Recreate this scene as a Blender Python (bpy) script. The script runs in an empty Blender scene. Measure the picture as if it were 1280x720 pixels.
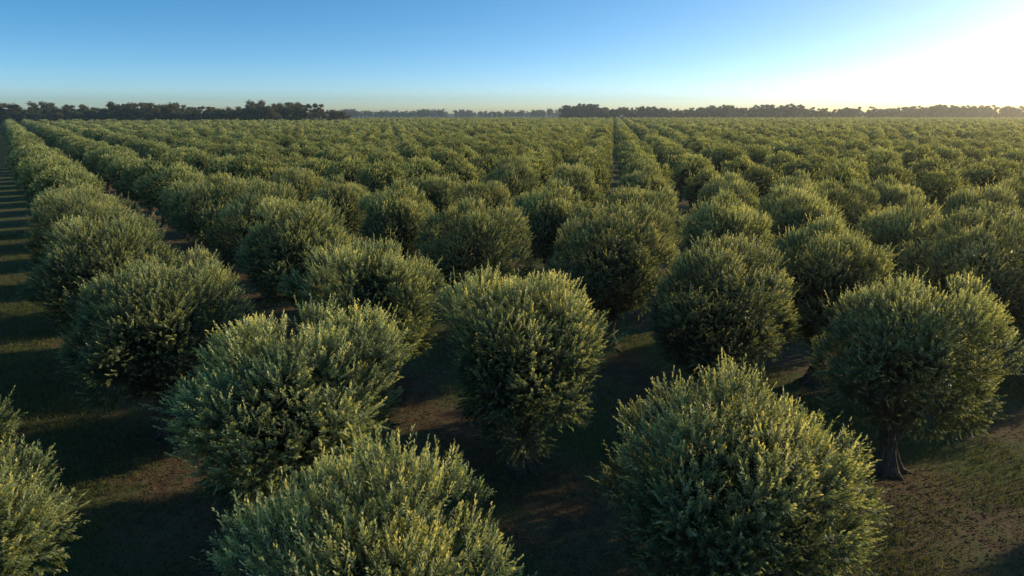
import bpy, math
import numpy as np
from mathutils import Vector
H=8.5
sc=bpy.context.scene
sc.view_settings.view_transform='Standard'
sc.view_settings.look='None'
sc.view_settings.exposure=0

# ---------------------------------------------------------------- helpers
def build_mesh(name, V, F, mats, midx=None, tint=None):
    me=bpy.data.meshes.new(name)
    nv=len(V); nf=len(F)
    me.vertices.add(nv); me.vertices.foreach_set('co',np.asarray(V,dtype=np.float32).ravel())
    me.loops.add(nf*4); me.loops.foreach_set('vertex_index',np.asarray(F,dtype=np.int32).ravel())
    me.polygons.add(nf); me.polygons.foreach_set('loop_start',np.arange(0,nf*4,4,dtype=np.int32))
    for m in mats: me.materials.append(m)
    if midx is not None: me.polygons.foreach_set('material_index',np.asarray(midx,dtype=np.int32))
    if tint is not None:
        a=me.attributes.new('tint','FLOAT','FACE'); a.data.foreach_set('value',np.asarray(tint,dtype=np.float32))
    me.update(calc_edges=True)
    return me

def norm(a): return a/np.maximum(np.linalg.norm(a,axis=-1,keepdims=True),1e-9)

def quads(base,dirv,wd,l,w,bend=None,midf=0.5):
    """leaf diamonds"""
    n=len(base)
    l=np.asarray(l).reshape(-1,1)*np.ones((n,1)); w=np.asarray(w).reshape(-1,1)*np.ones((n,1))
    tip=base+dirv*l
    if bend is not None: tip=tip+bend
    mid=base+dirv*l*midf
    V=np.stack([base,mid+wd*w*.5,tip,mid-wd*w*.5],axis=1).reshape(-1,3)
    F=np.arange(n*4).reshape(-1,4)
    return V,F

def tube(rng,pts,rad,sides=10,rough=0.12):
    pts=np.array(pts,float); n=len(pts)
    T=np.gradient(pts,axis=0); T=norm(T)
    ref=np.array([0.3,1,0.1]); 
    A=norm(np.cross(T,ref)); B=np.cross(T,A)
    ang=np.linspace(0,2*np.pi,sides,endpoint=False)
    flute=1+rough*rng.uniform(-1,1,sides)
    V=[]
    for i in range(n):
        r=rad[i]*flute*(1+rough*.5*rng.uniform(-1,1,sides))
        V.append(pts[i]+ (np.cos(ang)*r)[:,None]*A[i]+(np.sin(ang)*r)[:,None]*B[i])
    V=np.concatenate(V)
    F=[]
    for i in range(n-1):
        for s in range(sides):
            s2=(s+1)%sides
            F.append([i*sides+s,i*sides+s2,(i+1)*sides+s2,(i+1)*sides+s])
    return V,np.array(F)

class Acc:
    def __init__(s): s.V=[];s.F=[];s.m=[];s.t=[];s.n=0
    def add(s,V,F,m,t):
        s.V.append(V); s.F.append(F+s.n); s.n+=len(V)
        s.m.append(np.full(len(F),m)); s.t.append(np.full(len(F),t) if np.isscalar(t) else t)
    def mesh(s,name,mats):
        return build_mesh(name,np.concatenate(s.V),np.concatenate(s.F),mats,np.concatenate(s.m),np.concatenate(s.t))

# ---------------------------------------------------------------- materials
def new_mat(name):
    m=bpy.data.materials.new(name); m.use_nodes=True
    nt=m.node_tree; nt.nodes.clear()
    return m,nt,nt.nodes,nt.links

def leaf_material(name,cols,trans_col,trans=0.35,rough=0.5,spec=.35,simple=False):
    m,nt,N,L=new_mat(name)
    out=N.new('ShaderNodeOutputMaterial')
    at=N.new('ShaderNodeAttribute'); at.attribute_name='tint'
    cr=N.new('ShaderNodeValToRGB')
    el=cr.color_ramp.elements
    el[0].position=0; el[0].color=(*cols[0],1)
    el[1].position=1; el[1].color=(*cols[-1],1)
    for i,c in enumerate(cols[1:-1]):
        e=el.new((i+1)/(len(cols)-1)); e.color=(*c,1)
    L.new(at.outputs['Fac'],cr.inputs[0])
    oi=N.new('ShaderNodeObjectInfo')
    mr=N.new('ShaderNodeMapRange'); mr.inputs['To Min'].default_value=.82; mr.inputs['To Max'].default_value=1.2
    L.new(oi.outputs['Random'],mr.inputs['Value'])
    hs=N.new('ShaderNodeHueSaturation')
    L.new(cr.outputs[0],hs.inputs['Color']); L.new(mr.outputs[0],hs.inputs['Value'])
    if simple:
        p=N.new('ShaderNodeBsdfDiffuse'); L.new(hs.outputs[0],p.inputs['Color'])
    else:
        p=N.new('ShaderNodeBsdfPrincipled'); p.inputs['Roughness'].default_value=rough
        p.inputs['Specular IOR Level'].default_value=spec
        L.new(hs.outputs[0],p.inputs['Base Color'])
    tr=N.new('ShaderNodeBsdfTranslucent')
    mx=N.new('ShaderNodeMixRGB'); mx.blend_type='MULTIPLY'; mx.inputs[0].default_value=1
    mx.inputs[2].default_value=(*trans_col,1)
    L.new(hs.outputs[0],mx.inputs[1]); L.new(mx.outputs[0],tr.inputs['Color'])
    ms=N.new('ShaderNodeMixShader'); ms.inputs[0].default_value=trans
    L.new(p.outputs[0],ms.inputs[1]); L.new(tr.outputs[0],ms.inputs[2]); L.new(ms.outputs[0],out.inputs[0])
    return m
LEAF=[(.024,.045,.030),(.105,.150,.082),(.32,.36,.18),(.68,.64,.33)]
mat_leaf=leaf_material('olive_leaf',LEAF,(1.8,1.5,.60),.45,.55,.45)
mat_leaf_far=leaf_material('olive_leaf_far',[tuple(.95*v for v in c) for c in LEAF],(1.8,1.5,.60),.45,simple=True)
mat_gum=leaf_material('gum_leaf',[(.06,.06,.03),(.13,.11,.05),(.20,.15,.07)],(1.5,1.2,.6),.25,simple=True)
mat_grass=leaf_material('grass_blade',[(.05,.065,.018),(.11,.11,.04),(.22,.18,.08)],(1.3,1.2,.6),.3,simple=True)
mat_litter=leaf_material('dry_litter',[(.06,.04,.022),(.12,.08,.045),(.2,.14,.08)],(1,1,1),.1,simple=True)

def bark_material():
    m,nt,N,L=new_mat('olive_bark')
    out=N.new('ShaderNodeOutputMaterial'); p=N.new('ShaderNodeBsdfPrincipled')
    tc=N.new('ShaderNodeTexCoord'); mp=N.new('ShaderNodeMapping'); mp.inputs['Scale'].default_value=(14,14,3)
    no=N.new('ShaderNodeTexNoise'); no.inputs['Scale'].default_value=1.5; no.inputs['Detail'].default_value=6
    cr=N.new('ShaderNodeValToRGB'); cr.color_ramp.elements[0].position=.3; cr.color_ramp.elements[1].position=.7
    cr.color_ramp.elements[0].color=(.026,.02,.014,1); cr.color_ramp.elements[1].color=(.14,.105,.078,1)
    bp=N.new('ShaderNodeBump'); bp.inputs['Strength'].default_value=.8; bp.inputs['Distance'].default_value=.03
    L.new(tc.outputs['Object'],mp.inputs[0]); L.new(mp.outputs[0],no.inputs['Vector']); L.new(no.outputs[0],cr.inputs[0])
    L.new(cr.outputs[0],p.inputs['Base Color']); L.new(no.outputs[0],bp.inputs['Height']); L.new(bp.outputs[0],p.inputs['Normal'])
    p.inputs['Roughness'].default_value=.9; p.inputs['Specular IOR Level'].default_value=.2; L.new(p.outputs[0],out.inputs[0])
    return m
mat_bark=bark_material()
# matt near-black for the added crown lump, inner shade put into its colour
mat_shade_core,nt_,N_,L_=new_mat('crown_shade_core')
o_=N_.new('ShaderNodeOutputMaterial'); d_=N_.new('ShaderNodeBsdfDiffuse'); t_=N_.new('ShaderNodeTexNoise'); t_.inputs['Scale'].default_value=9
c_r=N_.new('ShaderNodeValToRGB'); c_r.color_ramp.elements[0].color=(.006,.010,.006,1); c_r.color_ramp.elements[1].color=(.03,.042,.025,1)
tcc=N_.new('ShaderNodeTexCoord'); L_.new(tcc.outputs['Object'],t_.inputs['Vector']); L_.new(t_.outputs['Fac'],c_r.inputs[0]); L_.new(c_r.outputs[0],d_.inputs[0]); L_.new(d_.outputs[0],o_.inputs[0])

# ---------------------------------------------------------------- olive tree
def olive(seed,n_shoots,n_leaf,ll,lw,name,filler=6000,fl=(.15,.05),trunk=True,K=66,leafmat=None,heart=.95,ang0=1.05):
    rng=np.random.default_rng(seed)
    acc=Acc()
    C=np.array([0,0,3.18])
    ax=rng.uniform(1.76,2.08); ay=rng.uniform(1.76,2.08); azu=rng.uniform(1.78,2.0); azd=1.62
    bumps=norm(rng.normal(size=(12,3))); bamp=rng.uniform(-.26,.24,12)
    def R(d):
        az=np.where(d[:,2]>0,azu,azd)
        r=1/np.sqrt((d[:,0]/ax)**2+(d[:,1]/ay)**2+(d[:,2]/az)**2)
        k=1+ (np.exp(-((1-d@bumps.T)/.10))@bamp)
        return r*k
    i=np.arange(K); z=1-2*(i+.5)/K; ph=i*2.39996+rng.uniform(0,6)
    d=np.stack([np.sqrt(1-z*z)*np.cos(ph),np.sqrt(1-z*z)*np.sin(ph),z],1)
    d=norm(d+rng.normal(size=(K,3))*.14)
    cr=rng.uniform(.28,.60,K)
    Rk=R(d)*rng.uniform(.80,1.13,K)
    cc=C+d*(Rk-cr*1.0)[:,None]
    clt=rng.uniform(-.11,.11,K)
    k=rng.choice(K,n_shoots*2,p=(cr**2/np.sum(cr**2)))
    sd=norm(rng.normal(size=(len(k),3))+d[k]*.7)
    keep=(np.sum(sd*d[k],1)>-.15)
    k=k[keep][:n_shoots]; sd=sd[keep][:n_shoots]; n=len(k)
    P=cc[k]+sd*(cr[k]*rng.uniform(.6,1,n)**.5)[:,None]
    P[:,2]=np.maximum(P[:,2],1.4+rng.random(n)*.4)
    od=norm(P-C)
    el=od[:,2]
    upw=np.interp(el,[-1,-.6,0,1],[-.1,.15,.65,1.05])
    t=norm(od*.4+sd*.7+np.stack([0*upw,0*upw,upw],1)+rng.normal(size=(n,3))*.25)
    Ls=rng.uniform(.17,.33,n)*np.interp(el,[-1,0,1],[.9,1,1.15])
    whip=rng.random(n)<.09; Ls[whip]*=1.55
    s=(np.arange(n_leaf)+.6)/n_leaf
    S=s[None,:]*np.ones((n,1))
    curve=rng.normal(size=(n,3))*.08+np.array([0,0,.12])
    pos=P[:,None,:]+t[:,None,:]*(S*Ls[:,None])[:,:,None]+curve[:,None,:]*(S**2*Ls[:,None])[:,:,None]
    a=norm(np.cross(t,rng.normal(size=(n,3)))); b=np.cross(t,a)
    phi=(np.arange(n_leaf)*(math.pi/2+.0)+ (np.arange(n_leaf)%2)*math.pi*.5)[None,:]+rng.uniform(0,6.3,(n,1))+rng.normal(size=(n,n_leaf))*.35
    rad=np.cos(phi)[:,:,None]*a[:,None,:]+np.sin(phi)[:,:,None]*b[:,None,:]
    ang=np.interp(S,[0,1],[ang0,.32])+rng.normal(size=S.shape)*.15
    ld=t[:,None,:]*np.cos(ang)[:,:,None]+rad*np.sin(ang)[:,:,None]
    ld=ld.reshape(-1,3)
    wd=norm(np.cross(np.repeat(t,n_leaf,0),rad.reshape(-1,3))+rng.normal(size=(n*n_leaf,3))*.3)
    m=n*n_leaf
    lenf=rng.uniform(.75,1.25,m)*np.interp(S.ravel(),[0,.5,1],[.95,1.05,.7])
    V,F=quads(pos.reshape(-1,3),ld,wd,ll*lenf,lw*rng.uniform(.8,1.2,m),bend=np.array([0,0,-.006])*np.ones((m,1)))
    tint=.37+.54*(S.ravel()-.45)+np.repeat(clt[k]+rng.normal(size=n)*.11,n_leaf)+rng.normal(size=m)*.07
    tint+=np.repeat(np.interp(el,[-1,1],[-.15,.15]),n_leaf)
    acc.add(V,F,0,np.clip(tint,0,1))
    if n_leaf>10:
        w2=norm(np.cross(t,rng.normal(size=(n,3))))
        V,F=quads(P-t*.1,t,w2,Ls+.08,.008,bend=curve*Ls[:,None],midf=.3)
        acc.add(V,F,1,.4)
    q=norm(rng.normal(size=(filler,3)))
    rr=R(q)*rng.uniform(.5,.82,filler)
    fp=C+q*rr[:,None]
    fd=norm(rng.normal(size=(filler,3))+q*.5); fw=norm(np.cross(fd,rng.normal(size=(filler,3))))
    V,F=quads(fp,fd,fw,fl[0]*rng.uniform(.7,1.3,filler),fl[1])
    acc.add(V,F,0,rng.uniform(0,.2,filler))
    # added opaque lump, painted dark for inner shade, at the heart of the crown
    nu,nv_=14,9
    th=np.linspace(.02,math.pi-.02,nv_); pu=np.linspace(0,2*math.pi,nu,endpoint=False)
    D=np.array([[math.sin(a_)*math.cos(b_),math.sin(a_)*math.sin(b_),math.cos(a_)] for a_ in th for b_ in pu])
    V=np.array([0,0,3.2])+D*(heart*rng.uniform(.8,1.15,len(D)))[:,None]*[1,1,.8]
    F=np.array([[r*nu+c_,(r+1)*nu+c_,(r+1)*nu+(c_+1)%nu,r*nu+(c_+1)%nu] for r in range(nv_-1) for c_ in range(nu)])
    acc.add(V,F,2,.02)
    lean=rng.uniform(-.12,.12,2)
    pts=[(0,0,-.08),(0,0,.05),(lean[0]*.3,lean[1]*.3,.28),(lean[0]*.7,lean[1]*.7,.6),(lean[0],lean[1],.95),(lean[0]*1.3,lean[1]*1.3,1.3)]
    V,F=tube(rng,pts,[.42,.31,.21,.18,.19,.12],14 if trunk else 6,.22); acc.add(V,F,1,.5)
    if trunk:
        for r in range(6):
            a0=r*1.05+rng.uniform(-.3,.3); c,s_=math.cos(a0),math.sin(a0)
            L0=rng.uniform(.42,.62)
            V,F=tube(rng,[(c*L0,s_*L0,-.06),(c*.28,s_*.28,.06),(c*.17,s_*.17,.3),(c*.1+lean[0]*.6,s_*.1+lean[1]*.6,.7)],[.05,.1,.085,.05],7,.2); acc.add(V,F,1,.5)
    nb=rng.integers(5,7)
    for r in range(nb):
        a0=r*2*math.pi/nb+rng.uniform(-.4,.4); c,s_=math.cos(a0),math.sin(a0)
        e=rng.uniform(.65,.9); zt=rng.uniform(2.8,3.4)
        x0,y0=lean[0]*.8,lean[1]*.8; z0=rng.uniform(.55,.95)
        p0=np.array([x0,y0,z0]); p1=np.array([x0+c*.28*e,y0+s_*.28*e,z0+.55]); p2=np.array([c*.75*e,s_*.75*e,2.1]); p3=np.array([c*1.2*e,s_*1.2*e,zt])
        mid=(p1+p2)/2+rng.normal(size=3)*.07
        V,F=tube(rng,[p0,p1,mid,p2,(p2+p3)/2+rng.normal(size=3)*.06,p3],[.13,.10,.085,.07,.05,.02],8 if trunk else 4,.15); acc.add(V,F,1,.5)
        if not trunk: continue
        for q_ in range(4):
            st=p1+(p3-p1)*rng.uniform(.1,.5); a1=a0+rng.uniform(-1.2,1.2)
            en=st+np.array([math.cos(a1)*.45,math.sin(a1)*.45,rng.uniform(-.1,.4)])
            V,F=tube(rng,[st,(st+en)/2+rng.normal(size=3)*.05,en],[.035,.025,.01],5,.1); acc.add(V,F,1,.5)
    return acc.mesh(name,[leafmat or mat_leaf,mat_bark,mat_shade_core])

hero=[olive(11+i,4200,23,.078,.0215,'olive_tree_mesh_%d'%i,filler=3200) for i in range(6)]
far=[olive(51+i,2100,7,.14,.058,'far_olive_mesh_%d'%i,filler=400,fl=(.3,.14),leafmat=mat_leaf_far,trunk=False,heart=1.15) for i in range(4)]
vfar=[olive(71+i,1300,3,.30,.12,'horizon_olive_mesh_%d'%i,filler=100,fl=(.3,.14),leafmat=mat_leaf_far,trunk=False,heart=1.35,ang0=.7) for i in range(4)]

# ---------------------------------------------------------------- orchard layout
ca,sa=math.cos(math.radians(36)),math.sin(math.radians(36))
def pq(p,q): return (ca*p-sa*q, sa*p+ca*q)
# surveyed trees close to the viewpoint: (X,Y in units of H, width scale, height scale)
near={ (0,0):(-.185,.775,.88,.94),(-1,0):(-.91,.87,.96,.95),(1,0):(.390,1.065,.96,.92),(0,1):(-.49,1.42,1.14,.935),(1,1):(.032,1.80,1.06,.96),
 (2,0):(1.085,1.78,.98,.95),(2,1):(.654,2.11,1.02,.98),(0,2):(-1.09,2.0,1.05,.96),(1,2):(-.478,2.27,1.06,.97),(3,1):(1.149,2.43,.98,1),
 (2,2):(.428,2.82,1.04,1),(2,3):(-.176,3.0,1.02,1),(3,0):(1.76,2.52,1.05,1),(1,3):(-.965,3.04,1.05,1),(3,3):(.223,3.83,.98,1),
 (3,2):(1.04,3.28,.97,1),(4,1):(1.79,3.04,.98,1),(4,3):(.73,3.92,.98,1),(2,4):(-.647,3.83,1.0,1),(4,2):(1.557,3.7,.96,1),
 (0,3):(-1.557,2.60,1.14,.98),(0,4):(-2.06,3.28,1.18,.98),(-1,1):(-1.38,1.34,.95,1),(-1,2):(-1.75,1.82,.95,1)}
rng=np.random.default_rng(5)
near_pts=[];far_pts=[];vfar_pts=[]
for i in range(-3,140):
    for j in range(-60,140):
        if (i,j) in near:
            X,Y,s,sz=near[(i,j)]; near_pts.append((X*H,Y*H,s,sz)); continue
        X,Y=pq(.31+.745*i,.68+.765*j)
        X*=H;Y*=H
        if i<-1: continue
        if Y<3 : continue
        if i==-1 and j<3: continue
        if math.hypot(X,Y)<14: continue
        lim=np.interp(X/max(Y,1),[-.8,-.25,-.2,.9],[330,340,480,520])
        if Y>lim: continue
        if X>Y*.95+40 or X<-Y*.85-12: continue
        if rng.random()<.01 and Y>60: continue
        X+=rng.normal()*.18; Y+=rng.normal()*.18
        s=rng.uniform(.84,1.02); sz=rng.uniform(.90,1.05)
        if i<=1: s*=1.16
        D_=math.hypot(X,Y)
        (near_pts if D_<50 else far_pts if D_<140 else vfar_pts).append((X,Y,s,sz))
for n,(x,y,s,sz) in enumerate(near_pts):
    ob=bpy.data.objects.new('olive_tree',hero[(n*5+n//7)%6]); sc.collection.objects.link(ob)
    ob.location=(x,y,0); ob.rotation_euler=(0,0,rng.uniform(0,6.28)); ob.scale=(s,s,sz)

def instancer(name,meshes,pts,rots,scls):
    coll=bpy.data.collections.new(name+'_variants')
    for k,me in enumerate(meshes):
        coll.objects.link(bpy.data.objects.new(name+'_part_%d'%k,me))
    me=bpy.data.meshes.new(name); me.from_pydata([tuple(p) for p in pts],[],[])
    n=len(pts)
    r=np.zeros((n,3)); r[:,2]=rots
    at=me.attributes.new('rot','FLOAT_VECTOR','POINT'); at.data.foreach_set('vector',r.ravel())
    at=me.attributes.new('scl','FLOAT_VECTOR','POINT'); at.data.foreach_set('vector',np.asarray(scls).ravel())
    at=me.attributes.new('idx','INT','POINT'); at.data.foreach_set('value',np.random.default_rng(3).integers(0,len(meshes),n).astype(np.int32))
    ob=bpy.data.objects.new(name,me); sc.collection.objects.link(ob)
    ng=bpy.data.node_groups.new(name,'GeometryNodeTree')
    ng.interface.new_socket('Geometry',in_out='INPUT',socket_type='NodeSocketGeometry')
    ng.interface.new_socket('Geometry',in_out='OUTPUT',socket_type='NodeSocketGeometry')
    N=ng.nodes;L=ng.links
    gi=N.new('NodeGroupInput');go=N.new('NodeGroupOutput')
    ip=N.new('GeometryNodeInstanceOnPoints'); ci=N.new('GeometryNodeCollectionInfo')
    ci.inputs['Collection'].default_value=coll; ci.inputs['Separate Children'].default_value=True; ci.inputs['Reset Children'].default_value=True
    def na(nm,t):
        a=N.new('GeometryNodeInputNamedAttribute'); a.data_type=t; a.inputs['Name'].default_value=nm
        return [o for o in a.outputs if o.enabled and o.name=='Attribute'][0]
    L.new(gi.outputs[0],ip.inputs['Points']); L.new(ci.outputs[0],ip.inputs['Instance'])
    ip.inputs['Pick Instance'].default_value=True
    L.new(na('idx','INT'),ip.inputs['Instance Index']); L.new(na('rot','FLOAT_VECTOR'),ip.inputs['Rotation']); L.new(na('scl','FLOAT_VECTOR'),ip.inputs['Scale'])
    L.new(ip.outputs[0],go.inputs[0])
    ob.modifiers.new('instances','NODES').node_group=ng
    return ob
for nm_,ms_,pp_ in (('distant_olive_trees',far,far_pts),('horizon_olive_trees',vfar,vfar_pts)):
    fp=np.array(pp_); S=fp[:,2]
    instancer(nm_,ms_,[(a[0],a[1],0) for a in pp_],rng.uniform(0,6.28,len(fp)),np.stack([S,S,fp[:,3]],1))

# ---------------------------------------------------------------- gum tree belts on the horizon
def gum(seed,name):
    rng=np.random.default_rng(seed); acc=Acc()
    ht=rng.uniform(11,15)
    V,F=tube(rng,[(0,0,-.3),(rng.normal()*.3,0,3),(rng.normal()*.4,rng.normal()*.4,ht*.75)],[.4,.3,.15],7,.1); acc.add(V,F,1,.5)
    nb=rng.integers(9,14)
    for b in range(nb):
        a=rng.uniform(0,6.28); z=rng.uniform(.28,.95)*ht; r=rng.uniform(.3,1)*4.2*math.sqrt(max(.12,1-(z/ht-.55)**2*3))
        c=np.array([math.cos(a)*r,math.sin(a)*r,z]); R_=rng.uniform(1.1,2.1)
        V,F=tube(rng,[(0,0,z*.55),tuple(c*[.5,.5,1]-[0,0,.8]),tuple(c)],[.14,.09,.04],5,.1); acc.add(V,F,1,.5)
        n=170
        d=norm(rng.normal(size=(n,3))); p=c+d*[1,1,.65]*(R_*rng.uniform(.3,1.05,n))[:,None]
        fd=norm(rng.normal(size=(n,3))); fw=norm(np.cross(fd,rng.normal(size=(n,3))))
        V,F=quads(p,fd,fw,rng.uniform(.45,.9,n),.42); acc.add(V,F,0,np.clip(rng.normal(.45,.22)+rng.normal(size=n)*.12+d[:,2]*.1,0,1))
    return acc.mesh(name,[mat_gum,mat_bark])
gums=[gum(200+i,'gum_mesh_%d'%i) for i in range(6)]
def belt(name,x0,x1,y0,y1,depth,n,smin,smax):
    r=np.random.default_rng(int(abs(x0)+n))
    t=r.random(n); u=r.random(n)
    x=x0+(x1-x0)*t; y=y0+(y1-y0)*t+u*depth
    lump=1+.10*np.sin(t*23+1)+.06*np.sin(t*61)
    s=r.uniform(smin,smax,n)*lump
    instancer(name,gums,np.stack([x,y,0*x],1),r.uniform(0,6.28,n),np.stack([s*1.1,s*1.1,s],1))
belt('distant_gum_trees',-330,-86,345,352,30,320,.66,.92)
belt('distant_gum_trees_far',48,640,630,570,60,700,.76,1.0)
belt('distant_woodland',-480,160,1150,1100,80,450,.6,.95)

# ---------------------------------------------------------------- ground
def ground_material():
    m,nt,N,L=new_mat('orchard_soil')
    out=N.new('ShaderNodeOutputMaterial'); p=N.new('ShaderNodeBsdfPrincipled')
    tc=N.new('ShaderNodeTexCoord')
    def noise(scale,detail=6,rough=.6):
        n=N.new('ShaderNodeTexNoise'); n.inputs['Scale'].default_value=scale; n.inputs['Detail'].default_value=detail; n.inputs['Roughness'].default_value=rough
        L.new(tc.outputs['Object'],n.inputs['Vector']); return n.outputs['Fac']
    def math_(op,a,b=None):
        n=N.new('ShaderNodeMath'); n.operation=op
        for i_,v in enumerate((a,b)):
            if v is None: continue
            if isinstance(v,(int,float)): n.inputs[i_].default_value=v
            else: L.new(v,n.inputs[i_])
        return n.outputs[0]
    sep=N.new('ShaderNodeSeparateXYZ'); L.new(tc.outputs['Object'],sep.inputs[0])
    pp=math_('ADD',math_('MULTIPLY',sep.outputs[0],ca),math_('MULTIPLY',sep.outputs[1],sa))
    ph=math_('MULTIPLY',math_('SUBTRACT',pp,.31*H),2*math.pi/(.745*H))
    st=math_('COSINE',ph)
    big=noise(.35,3); med=noise(2.2,6); fine=noise(22,6,.7)
    f=math_('ADD',math_('MULTIPLY',st,-.13),math_('ADD',math_('MULTIPLY',big,.9),math_('MULTIPLY',med,.9)))
    f=math_('SUBTRACT',f,.38)
    cr=N.new('ShaderNodeValToRGB'); e=cr.color_ramp.elements
    e[0].position=.3; e[0].color=(.115,.068,.04,1); e[1].position=.75; e[1].color=(.085,.11,.036,1)
    x=e.new(.45); x.color=(.16,.11,.063,1); x=e.new(.58); x.color=(.12,.115,.05,1)
    L.new(f,cr.inputs[0])
    mx=N.new('ShaderNodeMixRGB'); mx.blend_type='MULTIPLY'; mx.inputs[0].default_value=1
    c2=N.new('ShaderNodeValToRGB'); c2.color_ramp.elements[0].position=.3; c2.color_ramp.elements[0].color=(.4,.38,.36,1); c2.color_ramp.elements[1].position=.72; c2.color_ramp.elements[1].color=(1.5,1.45,1.35,1)
    L.new(fine,c2.inputs[0]); L.new(cr.outputs[0],mx.inputs[1]); L.new(c2.outputs[0],mx.inputs[2])
    L.new(mx.outputs[0],p.inputs['Base Color']); p.inputs['Roughness'].default_value=.95; p.inputs['Specular IOR Level'].default_value=.15
    bp=N.new('ShaderNodeBump'); bp.inputs['Strength'].default_value=.9; bp.inputs['Distance'].default_value=.12
    L.new(math_('ADD',med,math_('MULTIPLY',fine,.5)),bp.inputs['Height']); L.new(bp.outputs[0],p.inputs['Normal'])
    L.new(p.outputs[0],out.inputs[0]); return m
me=bpy.data.meshes.new('ground'); S_=6000
me.from_pydata([(-S_,-S_,0),(S_,-S_,0),(S_,S_,0),(-S_,S_,0)],[],[(0,1,2,3)]); me.materials.append(ground_material())
g=bpy.data.objects.new('ground',me); sc.collection.objects.link(g)

def scatter(name,n,mat,hmin,hmax,w,flat,seed,rowbias):
    r=np.random.default_rng(seed)
    Y=4+46*r.random(n*3)**1.3; X=(r.random(n*3)*2-1)*(Y*.85+4)
    p_=ca*X+sa*Y; st=np.cos((p_-.31*H)*2*math.pi/(.745*H))
    patch=np.sin(X*.9+np.sin(Y*.7)*2)*np.sin(Y*.8+np.sin(X*.5)*2)
    pr=np.clip(.5+rowbias*st*.45+patch*.35,0.02,1)
    k=r.random(n*3)<pr; X=X[k][:n];Y=Y[k][:n]; m=len(X)
    b=np.stack([X,Y,np.full(m,.0 if not flat else .012)],1)
    d=r.normal(size=(m,3)); 
    if flat: d[:,2]=np.abs(d[:,2])*.15
    else: d=d*.4; d[:,2]=1
    d=norm(d); wv=norm(np.cross(d,r.normal(size=(m,3))))
    if flat: wv=norm(np.cross(d,np.array([0,0,1.])+r.normal(size=(m,3))*.25))
    V,F=quads(b,d,wv,r.uniform(hmin,hmax,m),w,midf=.35)
    me=build_mesh(name,V,F,[mat],None,np.clip(r.normal(.45,.25,m),0,1))
    o=bpy.data.objects.new(name,me); sc.collection.objects.link(o)
scatter('grass',170000,mat_grass,.06,.2,.022,False,1,-1)
scatter('fallen_leaf_litter',90000,mat_litter,.05,.13,.035,True,2,1)

# ---------------------------------------------------------------- light
AZ,EL=66,16
az,el=math.radians(AZ),math.radians(EL)
sd=Vector((math.sin(az)*math.cos(el),math.cos(az)*math.cos(el),math.sin(el)))
sun=bpy.data.lights.new('sun','SUN'); sun.energy=5; sun.angle=math.radians(.5); sun.color=(1,.86,.55)
so=bpy.data.objects.new('sun',sun); sc.collection.objects.link(so); so.rotation_euler=sd.to_track_quat('Z','Y').to_euler()
w=bpy.data.worlds.new('World'); sc.world=w; w.use_nodes=True
N=w.node_tree.nodes;L=w.node_tree.links
bg=N['Background']; bg.inputs['Strength'].default_value=.15
sky=N.new('ShaderNodeTexSky'); sky.sky_type='NISHITA'; sky.sun_disc=False; sky.sun_elevation=el; sky.sun_rotation=az
sky.air_density=1.0; sky.dust_density=1.3; sky.ozone_density=2.0
tc=N.new('ShaderNodeTexCoord'); mp=N.new('ShaderNodeMapping'); mp.inputs['Scale'].default_value=(1,1,2.9); mp.inputs['Location'].default_value=(0,0,.016)
nm=N.new('ShaderNodeVectorMath'); nm.operation='NORMALIZE'
hs=N.new('ShaderNodeHueSaturation'); hs.inputs['Saturation'].default_value=1.38; hs.inputs['Value'].default_value=1.65; hs.inputs['Hue'].default_value=.493
L.new(tc.outputs['Generated'],mp.inputs[0]); L.new(mp.outputs[0],nm.inputs[0]); L.new(nm.outputs[0],sky.inputs[0])
L.new(sky.outputs[0],hs.inputs['Color']); L.new(hs.outputs[0],bg.inputs['Color'])

# thin evening haze over the plain
import bmesh
m,nt,NN,LL=new_mat('haze_air')
o=NN.new('ShaderNodeOutputMaterial'); v=NN.new('ShaderNodeVolumeScatter')
v.inputs['Color'].default_value=(1,.88,.68,1); v.inputs['Density'].default_value=.00045; v.inputs['Anisotropy'].default_value=.8
LL.new(v.outputs[0],o.inputs['Volume'])
bm=bmesh.new(); bmesh.ops.create_cube(bm,size=1)
for vt in bm.verts: vt.co=Vector((vt.co.x*2400,vt.co.y*1900+700,vt.co.z*42+19))
bmesh.ops.recalc_face_normals(bm,faces=bm.faces)
me=bpy.data.meshes.new('haze'); bm.to_mesh(me); me.materials.append(m)
ho=bpy.data.objects.new('haze',me); sc.collection.objects.link(ho)

# ---------------------------------------------------------------- camera
cam=bpy.data.cameras.new('camera'); cam.lens=24; cam.sensor_width=36; cam.clip_end=20000
co=bpy.data.objects.new('camera',cam); sc.collection.objects.link(co)
co.location=(0,0,H); co.rotation_euler=(math.radians(90-14.4),0,0)
sc.camera=co
print('near',len(near_pts),'far',len(far_pts),len(vfar_pts))
